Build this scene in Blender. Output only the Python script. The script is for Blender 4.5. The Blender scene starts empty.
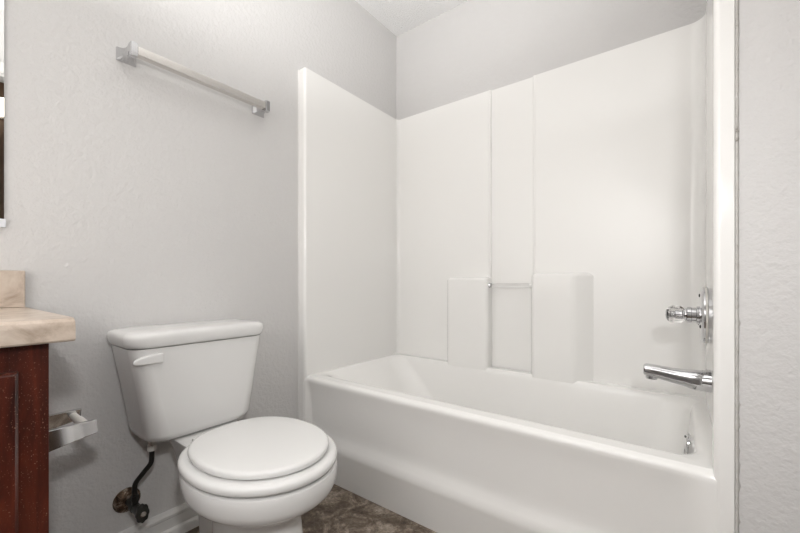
import bpy, bmesh, math, random
from math import pi, sin, cos, radians
from mathutils import Vector, Matrix

S = bpy.context.scene
COL = S.collection

# ------------------------------------------------------------------ camera, world, light, exposure
cd = bpy.data.cameras.new('camera'); cam = bpy.data.objects.new('camera', cd); COL.objects.link(cam)
cam.location = (1.42, -1.10, 0.89)
cam.rotation_euler = (radians(90), 0, radians(36.9))
cd.sensor_width = 36.0; cd.sensor_fit = 'HORIZONTAL'
cd.lens = 370.2 / 800 * 36.0
cd.shift_y = (282.2 - 266.5) / 800
cd.clip_start = 0.01
S.camera = cam

w = bpy.data.worlds.new('world'); S.world = w; w.use_nodes = True
w.node_tree.nodes['Background'].inputs[0].default_value = (1, .97, .93, 1)
w.node_tree.nodes['Background'].inputs[1].default_value = 0.3

# the photographer's flash heads: one beside the camera, two zoomed and bounced off the white ceiling and the wall behind the viewer
def flash(name, loc, target, power, cone, size=.05, blend=.7):
    l = bpy.data.lights.new(name, 'SPOT'); l.energy = power; l.spot_size = radians(cone); l.spot_blend = blend
    l.shadow_soft_size = size; l.color = (1, .997, .992)
    o = bpy.data.objects.new(name, l); COL.objects.link(o); o.location = loc
    o.rotation_euler = (Vector(target) - Vector(loc)).to_track_quat('-Z', 'Y').to_euler()
flash('camera_flash', (1.60, -1.14, 1.26), (.36, .20, .60), 25, 128, .05, .85)
flash('bounce_flash', (1.15, -1.10, 1.35), (.83, -.64, 2.44), 106, 107)
flash('bounce_flash', (1.20, -.95, 1.45), (.70, -1.74, 1.35), 170, 110)

S.view_settings.view_transform = 'Standard'; S.view_settings.look = 'None'
S.view_settings.gamma = 1; S.view_settings.use_curve_mapping = False
S.view_settings.exposure = 0.0

# ------------------------------------------------------------------ helpers
def tag(o, label=None, cat=None, group=None, kind=None):
    if label: o['label'] = label
    if cat: o['category'] = cat
    if group: o['group'] = group
    if kind: o['kind'] = kind
    return o

def thing(name, loc, label, cat, group=None):
    o = bpy.data.objects.new(name, None); COL.objects.link(o)
    o.location = loc; o.empty_display_size = .05
    return tag(o, label, cat, group)

def build(name, bm, m, parent=None, sharp=35, smooth=True):
    """link a bmesh (in world coordinates) as one mesh object"""
    bmesh.ops.recalc_face_normals(bm, faces=bm.faces)
    me = bpy.data.meshes.new(name); bm.to_mesh(me); bm.free()
    if smooth:
        for p in me.polygons: p.use_smooth = True
        me.set_sharp_from_angle(angle=radians(sharp))
    me.materials.append(m)
    o = bpy.data.objects.new(name, me); COL.objects.link(o)
    if smooth:
        wn = o.modifiers.new('weighted_normals', 'WEIGHTED_NORMAL'); wn.keep_sharp = True; wn.weight = 80
    if parent is not None:
        o.parent = parent
        off = Vector((0, 0, 0)); p = parent
        while p is not None:
            off += p.location; p = p.parent
        o.location = -off
    return o

def box(bm, x0, x1, y0, y1, z0, z1, bev=0.0, seg=2):
    r = bmesh.ops.create_cube(bm, size=1.0)
    vs = r['verts']
    for v in vs:
        v.co = Vector((x0 + (v.co.x + .5) * (x1 - x0), y0 + (v.co.y + .5) * (y1 - y0), z0 + (v.co.z + .5) * (z1 - z0)))
    if bev:
        es = list({e for v in vs for e in v.link_edges})
        bmesh.ops.bevel(bm, geom=es, offset=bev, segments=seg, profile=.5, affect='EDGES')
    return bm

def loft(bm, rings, cap0=True, cap1=True, closed=True):
    vr = [[bm.verts.new(p) for p in r] for r in rings]
    n = len(vr[0])
    for a, b in zip(vr, vr[1:]):
        for i in range(n if closed else n - 1):
            j = (i + 1) % n
            bm.faces.new((a[i], a[j], b[j], b[i]))
    if cap0: bm.faces.new(list(reversed(vr[0])))
    if cap1: bm.faces.new(vr[-1])
    return vr

def rrect(cx, cy, hx, hy, r, n=6):
    r = min(r, hx * .999, hy * .999)
    pts = []
    for sx, sy, a0 in ((1, 1, 0), (-1, 1, pi / 2), (-1, -1, pi), (1, -1, 3 * pi / 2)):
        for i in range(n + 1):
            a = a0 + pi / 2 * i / n
            pts.append((cx + sx * (hx - r) + r * cos(a), cy + sy * (hy - r) + r * sin(a)))
    return pts

def egg(xc, yc, a, b, n=72, blunt=2.5, front=2.0):
    pts = []
    for i in range(n):
        t = 2 * pi * i / n
        e = 2.0 / (blunt if cos(t) < 0 else front)
        c, s = cos(t), sin(t)
        pts.append((xc + a * math.copysign(abs(c) ** e, c), yc + b * math.copysign(abs(s) ** e, s)))
    return pts

def zr(pts, z): return [(p[0], p[1], z) for p in pts]

def lathe(bm, origin, axis, prof, n=40, cap0=True, cap1=True):
    """prof: (distance along axis, radius)"""
    ax = Vector(axis).normalized(); q = ax.to_track_quat('Z', 'Y'); o = Vector(origin)
    rings = []
    for h, r in prof:
        rings.append([o + q @ Vector((r * cos(2 * pi * i / n), r * sin(2 * pi * i / n), h)) for i in range(n)])
    loft(bm, rings, cap0, cap1)
    return bm

def tube(bm, pts, rad, n=14, sub=8, cap=True):
    """smooth tube through points (Catmull-Rom); rad is a number or a list"""
    P = [Vector(p) for p in pts]; R = rad if isinstance(rad, (list, tuple)) else [rad] * len(P)
    Q, RR = [], []
    for i in range(len(P) - 1):
        p0, p1, p2, p3 = P[max(i - 1, 0)], P[i], P[i + 1], P[min(i + 2, len(P) - 1)]
        for k in range(sub):
            t = k / sub
            Q.append(.5 * ((2 * p1) + (p2 - p0) * t + (2 * p0 - 5 * p1 + 4 * p2 - p3) * t * t + (3 * p1 - p0 - 3 * p2 + p3) * t ** 3))
            RR.append(R[i] + (R[i + 1] - R[i]) * t)
    Q.append(P[-1]); RR.append(R[-1])
    up = Vector((0, 0, 1)); rings = []; nrm = None
    for i, q in enumerate(Q):
        d = (Q[min(i + 1, len(Q) - 1)] - Q[max(i - 1, 0)]).normalized()
        if nrm is None:
            nrm = d.cross(up if abs(d.z) < .9 else Vector((1, 0, 0))).normalized()
        nrm = (nrm - d * nrm.dot(d)).normalized(); b = d.cross(nrm)
        rings.append([q + (nrm * cos(2 * pi * k / n) + b * sin(2 * pi * k / n)) * RR[i] for k in range(n)])
    loft(bm, rings, cap, cap)
    return bm

def prism(bm, poly, z0, z1):
    loft(bm, [zr(poly, z0), zr(poly, z1)])
    return bm

# ------------------------------------------------------------------ materials
def mat(name, color, rough=.5, metal=0.0, coat=0.0, spec=.5, trans=0.0, ior=1.45):
    m = bpy.data.materials.new(name); m.use_nodes = True
    b = m.node_tree.nodes['Principled BSDF']
    b.inputs['Base Color'].default_value = (*color, 1)
    b.inputs['Roughness'].default_value = rough
    b.inputs['Metallic'].default_value = metal
    b.inputs['Specular IOR Level'].default_value = spec
    b.inputs['Coat Weight'].default_value = coat
    b.inputs['Transmission Weight'].default_value = trans
    b.inputs['IOR'].default_value = ior
    return m

def N(m, t, **kw):
    n = m.node_tree.nodes.new(t)
    for k, v in kw.items():
        if k in n.inputs: n.inputs[k].default_value = v
        else: setattr(n, k, v)
    return n

def link(m, a, ao, b, bi): m.node_tree.links.new(a.outputs[ao], b.inputs[bi])

def bump(m, layers, dist=.002, strength=.5, scale3=(1, 1, 1)):
    """layers: (noise scale, detail, weight)"""
    tc = N(m, 'ShaderNodeTexCoord'); mp = N(m, 'ShaderNodeMapping'); mp.inputs['Scale'].default_value = scale3
    link(m, tc, 'Object', mp, 'Vector')
    prev = None
    for sc, det, wt in layers:
        nz = N(m, 'ShaderNodeTexNoise'); nz.inputs['Scale'].default_value = sc; nz.inputs['Detail'].default_value = det
        link(m, mp, 'Vector', nz, 'Vector')
        mu = N(m, 'ShaderNodeMath', operation='MULTIPLY'); mu.inputs[1].default_value = wt
        link(m, nz, 'Fac', mu, 0)
        if prev is None: prev = mu
        else:
            ad = N(m, 'ShaderNodeMath', operation='ADD'); link(m, prev, 0, ad, 0); link(m, mu, 0, ad, 1); prev = ad
    bp = N(m, 'ShaderNodeBump'); bp.inputs['Distance'].default_value = dist; bp.inputs['Strength'].default_value = strength
    link(m, prev, 0, bp, 'Height')
    link(m, bp, 'Normal', m.node_tree.nodes['Principled BSDF'], 'Normal')

def ramp(m, nz, stops, out='Fac'):
    r = N(m, 'ShaderNodeValToRGB'); el = r.color_ramp.elements
    el[0].position = stops[0][0]; el[0].color = (*stops[0][1], 1)
    el[1].position = stops[-1][0]; el[1].color = (*stops[-1][1], 1)
    for p, c in stops[1:-1]:
        e = el.new(p); e.color = (*c, 1)
    link(m, nz, out, r, 'Fac')
    return r

def noise(m, scale, detail=4, rough=.55, dist=0.0, scale3=(1, 1, 1)):
    tc = N(m, 'ShaderNodeTexCoord'); mp = N(m, 'ShaderNodeMapping'); mp.inputs['Scale'].default_value = scale3
    link(m, tc, 'Object', mp, 'Vector')
    n = N(m, 'ShaderNodeTexNoise'); n.inputs['Scale'].default_value = scale; n.inputs['Detail'].default_value = detail
    n.inputs['Roughness'].default_value = rough; n.inputs['Distortion'].default_value = dist
    link(m, mp, 'Vector', n, 'Vector')
    return n

def mix(m, a, b, fac=None, f=.5, mode='MIX'):
    x = N(m, 'ShaderNodeMix', data_type='RGBA', blend_type=mode); x.inputs[0].default_value = f
    if fac is not None: link(m, fac[0], fac[1], x, 0)
    for i, s in ((6, a), (7, b)):
        if isinstance(s, tuple) and len(s) == 2: m.node_tree.links.new(s[0].outputs[s[1]], x.inputs[i])
        else: x.inputs[i].default_value = (*s, 1)
    return x

def base(m, node, out): link(m, node, out, m.node_tree.nodes['Principled BSDF'], 'Base Color')

M_wall = mat('painted_drywall', (.645, .632, .622), .55, spec=.35)
bump(M_wall, [(60, 3, 1.0), (150, 2, .35)], .006, .43)
M_ceil = mat('popcorn_ceiling', (.93, .925, .915), .9, spec=.1)
bump(M_ceil, [(130, 3, 1.0), (320, 2, .6)], .008, .9)
M_trim = mat('white_trim_paint', (.76, .75, .73), .35)
M_hall = mat('brown_hall_paint', (.15, .095, .065), .5)
M_gel = mat('white_gelcoat', (.88, .868, .845), .12, spec=.5)
M_porc = mat('white_porcelain', (.75, .742, .728), .06, spec=.55)
M_seat = mat('white_seat_enamel', (.78, .774, .760), .14)
M_chrome = mat('chrome', (.60, .60, .61), .06, metal=1)
M_nickel = mat('satin_chrome_bar', (.70, .675, .645), .24, metal=1)
M_acryl = mat('clear_acrylic', (.97, .97, .97), .03, trans=1, ior=1.49)
M_mirror = mat('mirror_glass', (.9, .91, .9), .01, metal=1)
M_plastic = mat('white_plastic', (.8, .78, .73), .3)
M_chan = mat('satin_aluminium', (.74, .75, .78), .45, metal=.2)
M_hose = mat('dark_braided_hose', (.03, .028, .025), .42, metal=.3)
M_gasket = mat('dark_gasket', (.02, .02, .02), .6)

M_floor = mat('mottled_vinyl', (.1, .08, .06), .42, spec=.35)
n1 = noise(M_floor, 11, 9, .74, .8); r1 = ramp(M_floor, n1, [(.33, (.05, .036, .027)), (.5, (.165, .128, .099)), (.64, (.42, .36, .30))])
n2 = noise(M_floor, 55, 8, .8, .4); r2 = ramp(M_floor, n2, [(.34, (.32, .30, .28)), (.66, (1.5, 1.47, 1.43))])
mx = mix(M_floor, (r1, 'Color'), (r2, 'Color'), None, .85, 'MULTIPLY'); base(M_floor, mx, 2)
bump(M_floor, [(40, 5, 1.0)], .001, .3)

M_count = mat('beige_marble_laminate', (.6, .5, .42), .3)
n1 = noise(M_count, 17, 7, .65, .9); r1 = ramp(M_count, n1, [(.28, (.36, .28, .215)), (.5, (.56, .465, .385)), (.72, (.66, .575, .49))])
base(M_count, r1, 'Color')

M_cherry = mat('cherry_stained_wood', (.09, .02, .012), .3, coat=.3)
n1 = noise(M_cherry, 7, 6, .6, .8, (6, 6, .8)); r1 = ramp(M_cherry, n1, [(.25, (.022, .0045, .003)), (.55, (.085, .016, .008)), (.8, (.15, .032, .015))])
n2 = noise(M_cherry, 400, 2, .5, 0, (1, 1, .8)); n3 = noise(M_cherry, 14, 3, .6)
sp = ramp(M_cherry, n2, [(.655, (0, 0, 0)), (.70, (1, 1, 1))]); ar = ramp(M_cherry, n3, [(.42, (0, 0, 0)), (.62, (.65, .65, .65))])
pm = mix(M_cherry, (sp, 'Color'), (ar, 'Color'), None, 1.0, 'MULTIPLY')
mx = mix(M_cherry, (r1, 'Color'), (.45, .26, .19), (pm, 2)); base(M_cherry, mx, 2)

M_caulk = mat('stained_caulk', (.6, .58, .54), .6)
n1 = noise(M_caulk, 28, 6, .7, .5, (1, 1, 1)); r1 = ramp(M_caulk, n1, [(.33, (.22, .20, .17)), (.42, (.52, .50, .47)), (.62, (.60, .585, .56))])
base(M_caulk, r1, 'Color')

M_rust = mat('corroded_chrome', (.3, .2, .12), .5, metal=.6)
n1 = noise(M_rust, 60, 5, .7, .4); r1 = ramp(M_rust, n1, [(.35, (.03, .018, .01)), (.5, (.12, .075, .045)), (.66, (.42, .36, .30))])
base(M_rust, r1, 'Color')
M_dkmetal = mat('tarnished_metal', (.07, .07, .065), .35, metal=.8)

M_bulb = bpy.data.materials.new('glowing_globe'); M_bulb.use_nodes = True
e = M_bulb.node_tree.nodes['Principled BSDF']
e.inputs['Emission Color'].default_value = (1, .9, .75, 1); e.inputs['Emission Strength'].default_value = 4
e.inputs['Base Color'].default_value = (.9, .85, .75, 1)

# ------------------------------------------------------------------ the room
W, D, H, YF = 1.524, 0.7537, 2.44, -1.74
T = .10
def struct(name, bm, m, label, parent=None, sharp=35):
    o = build(name, bm, m, parent, sharp); o['kind'] = 'structure'; o['label'] = label; return o
b = bmesh.new(); box(b, -T, 2.75, YF - T, D + T, -.08, 0); struct('floor', b, M_floor, 'mottled dark brown vinyl floor')
b = bmesh.new(); box(b, -T, 2.75, YF - T, D + T, H, H + .08); struct('ceiling', b, M_ceil, 'white popcorn textured ceiling')
b = bmesh.new(); box(b, -T, 0, YF - T, D + T, 0, H); struct('wall_left', b, M_wall, 'grey textured wall behind the toilet')
b = bmesh.new(); box(b, 0, 2.75, D, D + T, 0, H); struct('wall_back', b, M_wall, 'grey wall above the long side of the tub')
b = bmesh.new(); box(b, 0, 2.75, YF - T, YF, 0, H); struct('wall_front', b, M_wall, 'grey wall behind the viewer')
b = bmesh.new()
WR = 1.66                                   # room side of the right wall; the tub's tap end is a short wall standing out from it
DY0, DY1, DZ = -1.44, -.66, 2.075           # the doorway in the right wall
box(b, W, WR + T, .006, D, 0, H); box(b, WR, WR + T, DY1, .006, 0, H); box(b, WR, WR + T, YF, DY0, 0, H); box(b, WR, WR + T, DY0, DY1, DZ, H)
struct('wall_right', b, M_wall, 'grey textured wall at the tap end of the tub')
b = bmesh.new(); box(b, 2.6, 2.75, YF, D, 0, H); struct('wall_hall', b, M_hall, 'dark brown hall wall beyond the doorway')
b = bmesh.new()
cw = .06
box(b, WR - .014, WR, DY1, DY1 + cw, 0, DZ + cw, .004); box(b, WR - .014, WR, DY0 - cw, DY0, 0, DZ + cw, .004)
box(b, WR - .014, WR, DY0, DY1, DZ, DZ + cw, .004); box(b, WR, WR + T, DY1 - .015, DY1, 0, DZ); box(b, WR, WR + T, DY0, DY0 + .015, 0, DZ)
box(b, WR, WR + T, DY0 + .015, DY1 - .015, DZ - .015, DZ)
struct('trim_1', b, M_trim, 'white casing around the doorway')
# baseboard with a stepped profile along the toilet wall
b = bmesh.new()
prof = [(0, 0), (.020, 0), (.020, .022), (.017, .030), (.0105, .036), (.0105, .070), (.014, .0735), (.0145, .083), (.010, .092), (0, .096)]
loft(b, [[(x, y, z) for x, z in prof] for y in (-.935, -.0005)])
struct('baseboard_left', b, M_trim, 'white moulded baseboard behind the toilet', sharp=25)

b = bmesh.new(); loft(b, [[(WR - x, y, z) for x, z in prof] for y in (DY1 + cw + .0005, .0055)]); struct('baseboard_right', b, M_trim, 'white baseboard beside the doorway', sharp=25)

# ------------------------------------------------------------------ bathtub and surround, one moulded unit
O = .047; ZR = .456; ZT = 1.8815
YB = D - O                                  # face of the back panel
X0, X1 = O, W - .039
XP = 1.502                                  # face of the tap-end panel, set back a little behind its front column
tubroot = thing('bathtub_shower_unit', (W / 2, .35, 0), 'glossy white moulded bathtub with tall surround walls in the alcove', 'bathtub')
# tub: rolled front rim, apron, rim deck and basin
b = bmesh.new()
ap = [(.032, .0), (.022, .10), (.014, .145), (.0125, .162), (.019, .183), (.027, .203), (.0305, .222), (.031, .25), (.027, .32), (.020, .375), (.0125, .408),
      (.0068, .428), (.0048, .438), (.0058, .4445), (.0090, .4492), (.014, .452), (.022, ZR)]
n = 60
def sm(t): t = max(0, min(1, t)); return t * t * (3 - 2 * t)
def apron(x):
    k = sm((x - X0) / .014) * sm((X1 - x) / .075)
    return [(x, .0015 + (y - .0015) * (k if z < .44 else 1), z) for y, z in ap]
xs = [X0 - .013] + [X0 + (X1 - X0) * (.5 - .5 * cos(pi * i / n)) for i in range(n + 1)] + [X1 + .013]
loft(b, [apron(x) for x in xs], False, False, closed=False)
def ring(x0, x1, y0, y1, r, z, nn=8): return zr(rrect((x0 + x1) / 2, (y0 + y1) / 2, (x1 - x0) / 2, (y1 - y0) / 2, r, nn), z)
loft(b, [ring(X0, XP, .022, YB, .002, ZR),
         ring(.056, 1.486, .052, .672, .05, ZR),
         ring(.061, 1.474, .072, .667, .06, ZR - .0018),
         ring(.067, 1.466, .084, .663, .07, ZR - .006),
         ring(.075, 1.460, .093, .659, .08, ZR - .014),
         ring(.088, 1.455, .101, .655, .09, ZR - .030),
         ring(.180, 1.445, .112, .640, .10, .34),
         ring(.280, 1.425, .124, .626, .11, .22),
         ring(.350, 1.385, .140, .612, .12, .13),
         ring(.400, 1.360, .165, .590, .12, .095),
         ring(.450, 1.320, .200, .555, .11, .083)], False, True)
tub = build('tub', b, M_gel, tubroot, 40)
# interior walls: left side panel, back panel with the shallow centre channel, right side panel
ZP = ZR - .004
def panel(name, poly):
    bb = bmesh.new(); prism(bb, poly, ZP, ZT); return build(name, bb, M_gel, tubroot, 14)
def arc(cx, cy, r, a0, a1, n=8): return [(cx + r * cos(radians(a0 + (a1 - a0) * i / n)), cy + r * sin(radians(a0 + (a1 - a0) * i / n))) for i in range(n + 1)]
g = .0012
rl, rr_ = .020, .045
FY = .034
panel('side_panel', [(g, FY), (X0, FY), (X0, YB - rl), (g, YB - rl)])
panel('side_panel', [(W - g, YB - rr_), (XP, YB - rr_), (XP, FY), (W - g, FY)])
cdep = .009; xa, xb = .648, .863
back = [(g, YB - rl), (X0, YB - rl)] + arc(X0 + rl, YB - rl, rl, 180, 90, 10)[1:] \
     + [(xa - .012, YB), (xa - .008, YB - .0022), (xa - .003, YB - .0022), (xa, YB), (xa + .003, YB + cdep), (xb - .003, YB + cdep), (xb, YB), (xb + .003, YB - .0022), (xb + .008, YB - .0022), (xb + .012, YB)] \
     + arc(XP - rr_, YB - rr_, rr_, 90, 0, 12) + [(W - g, YB - rr_), (W - g, D - g), (g, D - g)]
panel('back_panel', back)
# rounded front columns of the unit, floor to top
rc = .012
for poly in ([(g, FY), (g, g + .004), (g + .003, g)] + arc(X0 - rc, rc, rc, -90, 0, 10) + [(X0, FY)],
             [(XP, .052)] + arc(X1 + rc, .04, rc, 90, 180, 6)[2:] + arc(X1 + rc, rc, rc, 180, 270, 10) + [(W - g - .003, g), (W - g, g + .004), (W - g, .052)]):
    bb = bmesh.new(); prism(bb, poly, 0, ZT)
    build('front_column', bb, M_gel, tubroot, 14)
# moulded soap ledges either side of the channel
YL = .657
def ledge(front0, front1, back0, back1, ztop):
    bb = bmesh.new()
    poly = [(back0, YB + .004), (front0, YL), (front1, YL), (back1, YB + .004)]
    prism(bb, poly, ZR - .012, ztop)
    es = [e for e in bb.edges if not all(v.co.z < ZR for v in e.verts) and not all(v.co.y > YB for v in e.verts)]
    bmesh.ops.bevel(bb, geom=es, offset=.018, segments=6, profile=.5, affect='EDGES')
    return build('soap_ledge', bb, M_gel, tubroot, 22)
ledge(.418, .650, .402, .652, .915)
ledge(.868, 1.052, .864, 1.13, .932)
# clear bar across the gap between the ledges
gb = bmesh.new(); lathe(gb, (.652, .683, .874), (1, 0, 0), [(0, .0100), (.212, .0100)], 20)
bar = build('grab_bar', gb, M_acryl, tubroot); bar['label'] = 'clear acrylic washcloth bar'
for xx, dd in ((.649, 1), (.867, -1)):
    gb = bmesh.new(); lathe(gb, (xx, .683, .874), (dd, 0, 0), [(0, .0135), (.004, .0135), (.007, .0118), (.012, .0112), (.012, .0105)], 20)
    build('bar_socket', gb, M_chrome if dd > 0 else M_gel, bar)
# caulk where the unit meets the walls
bb = bmesh.new(); random.seed(4)
rings = []
for i in range(241):
    z = ZT * i / 240; q = .0022 + (.0020 * random.random() if z < .8 and random.random() < .4 else .0006 * random.random())
    rings.append([(W - .0015, .0056, z), (W - .0015 - q * .3, -.0004 - q * .25, z), (W + q * .4, -.0006, z), (W + q * 1.1, .0022, z), (W + q * 1.7, .0056, z)])
loft(bb, rings); build('caulk_bead', bb, M_caulk, tubroot)['label'] = 'mould-stained caulk line'
bb = bmesh.new()
loft(bb, [[(.0006, -.004, z), (.003, -.002, z), (.004, g, z), (.0006, g, z)] for z in (.0, ZT)]); build('caulk_bead', bb, M_trim, tubroot)

# ------------------------------------------------------------------ taps on the right side panel
YT = .36
OX = 1.4465
ov = thing('overflow_plate', (OX, YT, .375), 'round chrome overflow plate on the inner end wall of the tub', 'overflow plate')
b = bmesh.new(); ax = Vector((-1, 0, .06))
lathe(b, (OX - .0005, YT, .386), ax, [(-.001, .031), (.003, .031), (.006, .028), (.0075, .022), (.008, .008)], 36); build('plate', b, M_chrome, ov)
for s in (1, -1):
    b = bmesh.new(); lathe(b, Vector((OX - .0005, YT, .386 + s * .022)) + ax.normalized() * .0065, ax, [(0, .004), (.003, .0035), (.0035, .001)], 12); build('screw', b, M_dkmetal, ov)

sp_ = thing('tub_spout', (XP, YT, .59), 'chrome tub spout low on the white tap-end panel', 'faucet')
b = bmesh.new()
# spout body: rounded sections tapering to the nozzle
secs = [(XP - .0005, .589, .029, .0295), (XP - .034, .589, .0295, .0295), (XP - .050, .590, .029, .0285), (XP - .066, .592, .0255, .025), (1.408, .5945, .0235, .0225), (1.380, .5985, .0225, .021),
        (1.352, .6025, .022, .0195), (1.338, .604, .0215, .0185), (1.3315, .604, .020, .0165), (1.329, .604, .016, .013)]
rings = []
for x, z, hy, hz in secs:
    rings.append([(x, p[0], p[1]) for p in rrect(YT, z, hy, hz, min(hy, hz) * .75, 6)])
loft(b, rings); build('spout_body', b, M_chrome, sp_, 40)
b = bmesh.new(); lathe(b, (1.351, YT, .590), (0, 0, -1), [(0, .0165), (.013, .0165), (.015, .015), (.015, .011), (.006, .0105)], 24, True, True); build('nozzle', b, M_chrome, sp_)
b = bmesh.new(); lathe(b, (XP - .0002, YT, .589), (-1, 0, 0), [(0, .0325), (.0015, .0335), (.0235, .032), (.024, .029)], 36); build('base_ring', b, M_chrome, sp_)

va = thing('shower_valve', (XP, YT, .79), 'chrome shower valve with round plate and clear faceted knob above the spout', 'faucet')
def vl(name, h, prof, m, par, n=48, sharp=35):
    bb = bmesh.new(); lathe(bb, (XP - h, YT, .789), (-1, 0, 0), prof, n); return build(name, bb, m, par, sharp)
vl('mounting_ring', .0002, [(0, .083), (.011, .084), (.0125, .083)], M_chrome, va)
vl('gasket_ring', .0127, [(0, .0855), (.0045, .0855), (.005, .085)], M_plastic, va)
vl('escutcheon', .0177, [(0, .086), (.004, .0858), (.008, .082), (.0105, .072), (.012, .040), (.0125, .026)], M_chrome, va)
for a in (0, 120, 240):
    b = bmesh.new(); lathe(b, (XP - .0275, YT + .060 * cos(radians(a + 90)), .789 + .060 * sin(radians(a + 90))), (-1, 0, 0), [(0, .006), (.003, .005), (.004, .002)], 14); build('screw', b, M_dkmetal, va)
vl('stem', .030, [(0, .027), (.006, .027), (.008, .0225), (.018, .0225), (.019, .0245), (.029, .0245), (.031, .020), (.035, .019)], M_chrome, va, 36)
kb = vl('knob', .0655, [(0, .017), (.004, .0235), (.012, .0285), (.026, .029), (.036, .0265), (.044, .0195), (.048, .011)], M_acryl, va, 10, 5); kb['label'] = 'clear faceted acrylic knob'
vl('knob_core', .0685, [(0, .0115), (.020, .0115), (.022, .008), (.030, .008), (.032, .013), (.037, .012)], M_chrome, kb, 18)

# ------------------------------------------------------------------ toilet
TY = -.525; BY = -.514
to = thing('toilet', (.36, BY, 0), 'white two-piece toilet with closed round seat against the grey wall', 'toilet')
b = bmesh.new()
secs = [(.0006, .490, .180, .108), (.016, .490, .179, .107), (.03, .490, .172, .102), (.10, .490, .167, .098), (.18, .488, .160, .095), (.235, .484, .150, .095), (.266, .481, .146, .099),
        (.284, .480, .152, .108), (.300, .487, .162, .122), (.314, .494, .177, .139), (.327, .500, .193, .157), (.339, .505, .2055, .171), (.350, .508, .2125, .1785), (.362, .509, .216, .182), (.376, .509, .2180, .1845), (.392, .509, .2185, .1855), (.402, .509, .216, .183), (.406, .509, .208, .176)]
loft(b, [zr(egg(xc, BY, a, bb_, 72, 2.3), z) for z, xc, a, bb_ in secs])
# rear deck that carries the tank
loft(b, [zr(rrect(.30, BY, .075, .056, .05), .0006), zr(rrect(.30, BY, .075, .050, .045), .05), zr(rrect(.285, BY, .085, .048, .045), .20), zr(rrect(.225, BY, .105, .068, .05), .30), zr(rrect(.220, BY, .095, .086, .045), .365),
         zr(rrect(.222, BY, .098, .098, .04), .400), zr(rrect(.221, BY, .098, .099, .04), .411), zr(rrect(.217, BY, .092, .094, .036), .4155)])
build('bowl', b, M_porc, to, 40)
# bolt cap on the foot
b = bmesh.new(); lathe(b, (.42, BY - .090, .015), (0, 0, 1), [(0, .017), (.012, .016), (.020, .010), (.022, .004)], 20); build('bolt_cap', b, M_plastic, to)
# tank, tapering downwards
b = bmesh.new()
tk = [(.4165, .118, .080, .132, .045), (.419, .119, .090, .148, .05), (.426, .121, .099, .157, .055), (.442, .123, .1045, .1625, .052), (.52, .122, .105, .173, .045), (.60, .120, .104, .186, .042), (.66, .119, .1035, .197, .04), (.700, .118, .103, .2045, .04)]
loft(b, [zr(rrect(xc, TY, hx, hy, r, 8), z) for z, xc, hx, hy, r in tk])
build('tank', b, M_porc, to, 50)
b = bmesh.new()
lid = [(.7025, .104, .203), (.703, .108, .207), (.707, .111, .210), (.716, .1135, .2135), (.728, .1145, .215), (.737, .1135, .214), (.7435, .109, .209), (.7475, .098, .198), (.7495, .073, .17), (.7505, .03, .10)]
loft(b, [zr(rrect(.119, TY, hx, hy, min(.05, hx * .6), 8), z) for z, hx, hy in lid])
build('tank_lid', b, M_porc, to, 50)
b = bmesh.new(); lathe(b, (.210, TY - .136, .6705), (1, 0, 0), [(0, .010), (.010, .010), (.011, .009)], 20)
# paddle of the flush lever
pts = [(-.182, .667, .004, .004), (-.177, .668, .006, .0075), (-.163, .670, .0075, .0115), (-.145, .6715, .008, .0140), (-.128, .6725, .0075, .0150), (-.112, .6728, .0065, .0150), (-.108, .6728, .004, .0135)]
loft(b, [[(.2245 + p[0], TY - .021 + yy, z - .001 + p[1]) for p in rrect(0, 0, hx, hz, min(hx, hz) * .8, 5)] for yy, z, hx, hz in pts])
build('flush_lever', b, M_seat, to, 50)
# tank bolts and gasket below the tank
b = bmesh.new(); box(b, .135, .185, TY - .06, TY + .06, .4145, .4170, .001); build('tank_gasket', b, M_gasket, to)
# seat ring and lid
XS = .507
b = bmesh.new()
def sr(a, bb_, z): return zr(egg(XS, BY, a, bb_, 72, 2.4), z)
loft(b, [sr(.14, .105, .4085), sr(.206, .174, .4085), sr(.215, .183, .411), sr(.2190, .1870, .417), sr(.2190, .1870, .426), sr(.2150, .183, .4325), sr(.205, .173, .4355), sr(.14, .105, .4355)])
build('seat', b, M_seat, to, 50)
b = bmesh.new()
XL = .507
def sl(a, bb_, z): return zr(egg(XL, BY, a, bb_, 72, 2.4), z)
loft(b, [sl(.187, .158, .4390), sl(.1925, .1635, .4400), sl(.1945, .1655, .4440), sl(.1945, .1655, .4500), sl(.1920, .163, .4545), sl(.184, .155, .4572), sl(.145, .12, .4588), sl(.08, .065, .460), sl(.02, .016, .4602)])
build('seat_lid', b, M_seat, to, 50)
for s in (-1, 1):
    b = bmesh.new(); box(b, .290, .318, BY + s * .07 - .02, BY + s * .07 + .02, .4135, .4375, .004, 3)
    build('hinge', b, M_seat, to)
    b = bmesh.new(); lathe(b, (.280, BY + s * .078, .4145), (0, 0, 1), [(0, .009), (.003, .009), (.004, .006), (.010, .0055), (.011, .003)], 12); build('deck_bolt', b, M_dkmetal, to)

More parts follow.
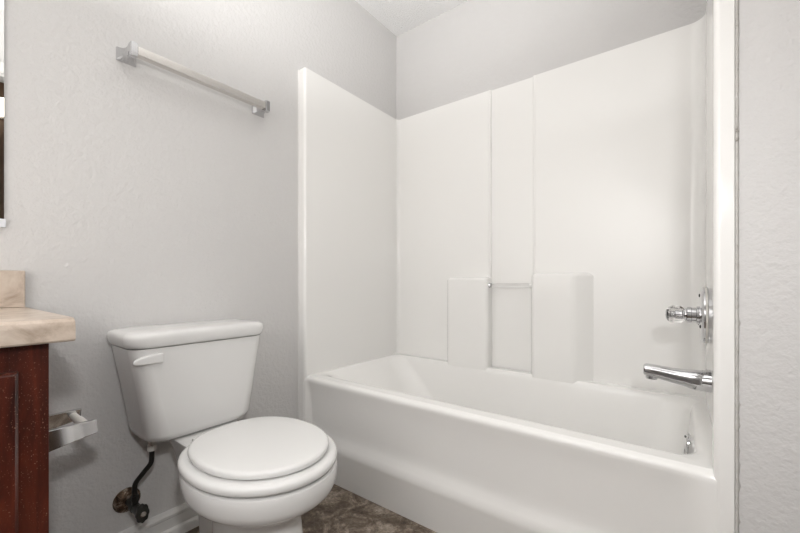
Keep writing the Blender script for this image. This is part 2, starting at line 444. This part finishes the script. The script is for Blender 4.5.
# ------------------------------------------------------------------ water supply
sv = thing('shutoff_valve', (0, -.675, .19), 'tarnished shutoff valve with corroded wall plate below the tank', 'valve')
b = bmesh.new(); lathe(b, (.0006, -.675, .190), (1, 0, 0), [(0, .038), (.003, .038), (.009, .034), (.016, .024), (.019, .014)], 28); build('wall_plate', b, M_rust, sv)
b = bmesh.new(); lathe(b, (.018, -.675, .190), (1, 0, 0), [(0, .0105), (.042, .0105), (.042, .0145), (.060, .0145), (.060, .013), (.096, .013), (.098, .010)], 18)
lathe(b, (.072, -.675, .196), (0, 0, 1), [(0, .0095), (.018, .0095), (.018, .012), (.032, .0115)], 6); build('valve_body', b, M_dkmetal, sv)
b = bmesh.new()
hr = []
for xx, sc in ((.112, .5), (.116, .9), (.121, 1), (.127, .96), (.130, .7)):
    hr.append([(xx, -.672 + sc * .018 * (1 + .05 * cos(8 * 2 * pi * k / 48)) * cos(2 * pi * k / 48), .190 + sc * .028 * (1 + .05 * cos(8 * 2 * pi * k / 48)) * sin(2 * pi * k / 48)) for k in range(48)])
loft(b, hr); build('valve_handle', b, M_dkmetal, sv)
b = bmesh.new(); lathe(b, (.130, -.672, .190), (1, 0, 0), [(-.001, .009), (.002, .008), (.003, .005)], 16); build('handle_screw', b, M_nickel, sv)
b = bmesh.new(); tube(b, [(.072, -.675, .2285), (.072, -.676, .245), (.076, -.674, .268), (.088, -.656, .298), (.097, -.641, .322), (.098, -.638, .345), (.098, -.638, .364)], .0072)
ho = tag(build('supply_hose', b, M_hose), 'dark braided supply hose rising from the valve to the toilet tank', 'hose')
b = bmesh.new(); lathe(b, (.098, -.638, .362), (0, 0, 1), [(0, .011), (.003, .013), (.018, .013), (.020, .0095), (.0535, .0095)], 8); build('coupling_nut', b, M_plastic, ho)

# ------------------------------------------------------------------ towel bar
PZ = 1.613
tb = thing('towel_bar', (0, -.444, PZ), 'chrome towel bar with square flared posts high on the grey wall', 'towel bar')
for yc in (-.677, -.2105):
    b = bmesh.new()
    pr = [(.0008, .027, .0205), (.005, .027, .0205), (.008, .0255, .020), (.016, .0195, .0165), (.026, .0145, .0142), (.036, .0115, .0135), (.044, .0100, .0150), (.051, .0095, .0190), (.057, .0095, .0215), (.074, .0095, .0215), (.0765, .0080, .0200)]
    loft(b, [[(x, p[0], p[1]) for p in rrect(yc, PZ, hy, hz, .0018, 2)] for x, hy, hz in pr])
    build('post', b, M_chrome, tb, 25)
b = bmesh.new(); box(b, .050, .0745, -.6675, -.2200, PZ - .0132, PZ + .0132, .0018, 2)
build('bar', b, M_nickel, tb, 25)

# ------------------------------------------------------------------ vanity
CY = -.909; VX = .477; VY = -.940
vc = thing('vanity_cabinet', (.25, -1.34, 0), 'dark cherry wood vanity cabinet with scuffed speckled front', 'cabinet')
b = bmesh.new()
box(b, .0012, VX - .019, YF + .003, VY, .10, .777); box(b, .0012, VX - .075, YF + .003, VY - .004, .0006, .10)
build('carcass', b, M_cherry, vc)
b = bmesh.new()
x0, x1 = VX - .0188, VX
DO0, DO1, DZ0, DZ1 = -1.335, -.990, .165, .728
box(b, x0, x1, VY - .052, VY, .10, .7765, .001); box(b, x0, x1, YF + .003, YF + .05, .10, .7765, .001)
box(b, x0, x1, YF + .05, VY - .052, .720, .7765); box(b, x0, x1, YF + .05, VY - .052, .10, .175)
box(b, x0, x1, -1.36, -1.325, .175, .720)
build('face_frame', b, M_cherry, vc)
for d0, d1 in ((-1.340, -.982), (-1.70, -1.346)):
    b = bmesh.new(); xf = VX + .0012
    fr = lambda i, x: [(x, d0 + i, .160 + i), (x, d1 - i, .160 + i), (x, d1 - i, .732 - i), (x, d0 + i, .732 - i)]
    loft(b, [fr(0, xf), fr(0, xf + .013), fr(.002, xf + .016), fr(.005, xf + .0185), fr(.055, xf + .0185), fr(.062, xf + .011), fr(.068, xf + .011), fr(.092, xf + .017)])
    dr = build('door', b, M_cherry, vc, 20)
    yk = d0 + .03 if d1 > -1 else d1 - .03
    b = bmesh.new(); lathe(b, (xf + .0185, yk, .66), (1, 0, 0), [(0, .008), (.008, .006), (.014, .012), (.020, .014), (.026, .009)], 20); build('knob', b, M_nickel, dr)
ct = thing('countertop', (.25, -1.33, .778), 'beige marbled laminate countertop with backsplash on the cherry cabinet', 'countertop')
b = bmesh.new()
pf = [(.0012, .778), (.500, .778), (.5095, .780), (.5115, .783), (.5115, .807), (.508, .816), (.501, .8215), (.490, .823), (.0012, .823)]
loft(b, [[(x, y, z) for x, z in pf] for y in (YF + .002, CY - .002, CY)])
build('slab', b, M_count, ct, 30)
b = bmesh.new(); box(b, .0012, .021, YF + .002, CY, .8232, .921, .003, 2); build('backsplash', b, M_count, ct)

# toilet paper holder on the side of the vanity: two tapering arms and a roller
tp = thing('toilet_paper_holder', (.275, VY, .555), 'empty chrome toilet paper holder with roller on the vanity side', 'toilet paper holder')
for xc, fl in ((.348, 1), (.208, -1)):
    b = bmesh.new()
    st = [(VY - .0008, .020, .030), (VY + .004, .020, .030), (VY + .008, .014, .0245), (VY + .020, .0065, .0215), (VY + .060, .0060, .0175), (VY + .100, .0058, .0142), (VY + .1035, .0045, .0130)]
    rings = []
    for y, hx, hz in st:
        zc = .572 - hz if hz < .024 else .572 - .0235
        rings.append([(xc + p[0] - fl * .0045 * max(0, p[1] / hz + .9), y, zc + p[1]) for p in rrect(0, 0, hx, hz, .0015, 2)])
    loft(b, rings); build('arm', b, M_chrome, tp, 25)
b = bmesh.new(); lathe(b, (.2145, VY + .088, .558), (1, 0, 0), [(0, .0075), (.004, .0085), (.050, .0085), (.051, .0098), (.124, .0098), (.1265, .008)], 20)
build('roller', b, M_plastic, tp)

# ------------------------------------------------------------------ mirror above the vanity
mr = thing('wall_mirror', (0, -1.33, 1.036), 'frameless wall mirror with chrome bottom channel above the vanity', 'mirror')
b = bmesh.new(); box(b, .0008, .0058, YF + .02, -.947, 1.040, 1.95); build('glass', b, M_mirror, mr)
b = bmesh.new(); box(b, .0008, .0085, YF + .02, -.944, 1.034, 1.0435, .001); box(b, .0062, .0085, YF + .02, -.944, 1.0435, 1.0560); build('channel', b, M_chan, mr)
# hall lamp seen in the mirror
hl = thing('hall_wall_lamp', (2.6, -.68, 2.15), 'small glowing globe lamp on the dark hall wall in the mirror', 'lamp')
b = bmesh.new(); lathe(b, (2.5994, -.68, 2.15), (-1, 0, 0), [(0, .06), (.02, .055), (.03, .02), (.06, .015)], 28); build('back_plate', b, M_nickel, hl)
b = bmesh.new(); lathe(b, (2.5390, -.68, 2.15), (-1, 0, 0), [(0, .02)] + [(.065 - .065 * cos(t * pi / 12), .065 * sin(t * pi / 12)) for t in range(2, 12)] + [(.13, .006)], 28); build('globe', b, M_bulb, hl)
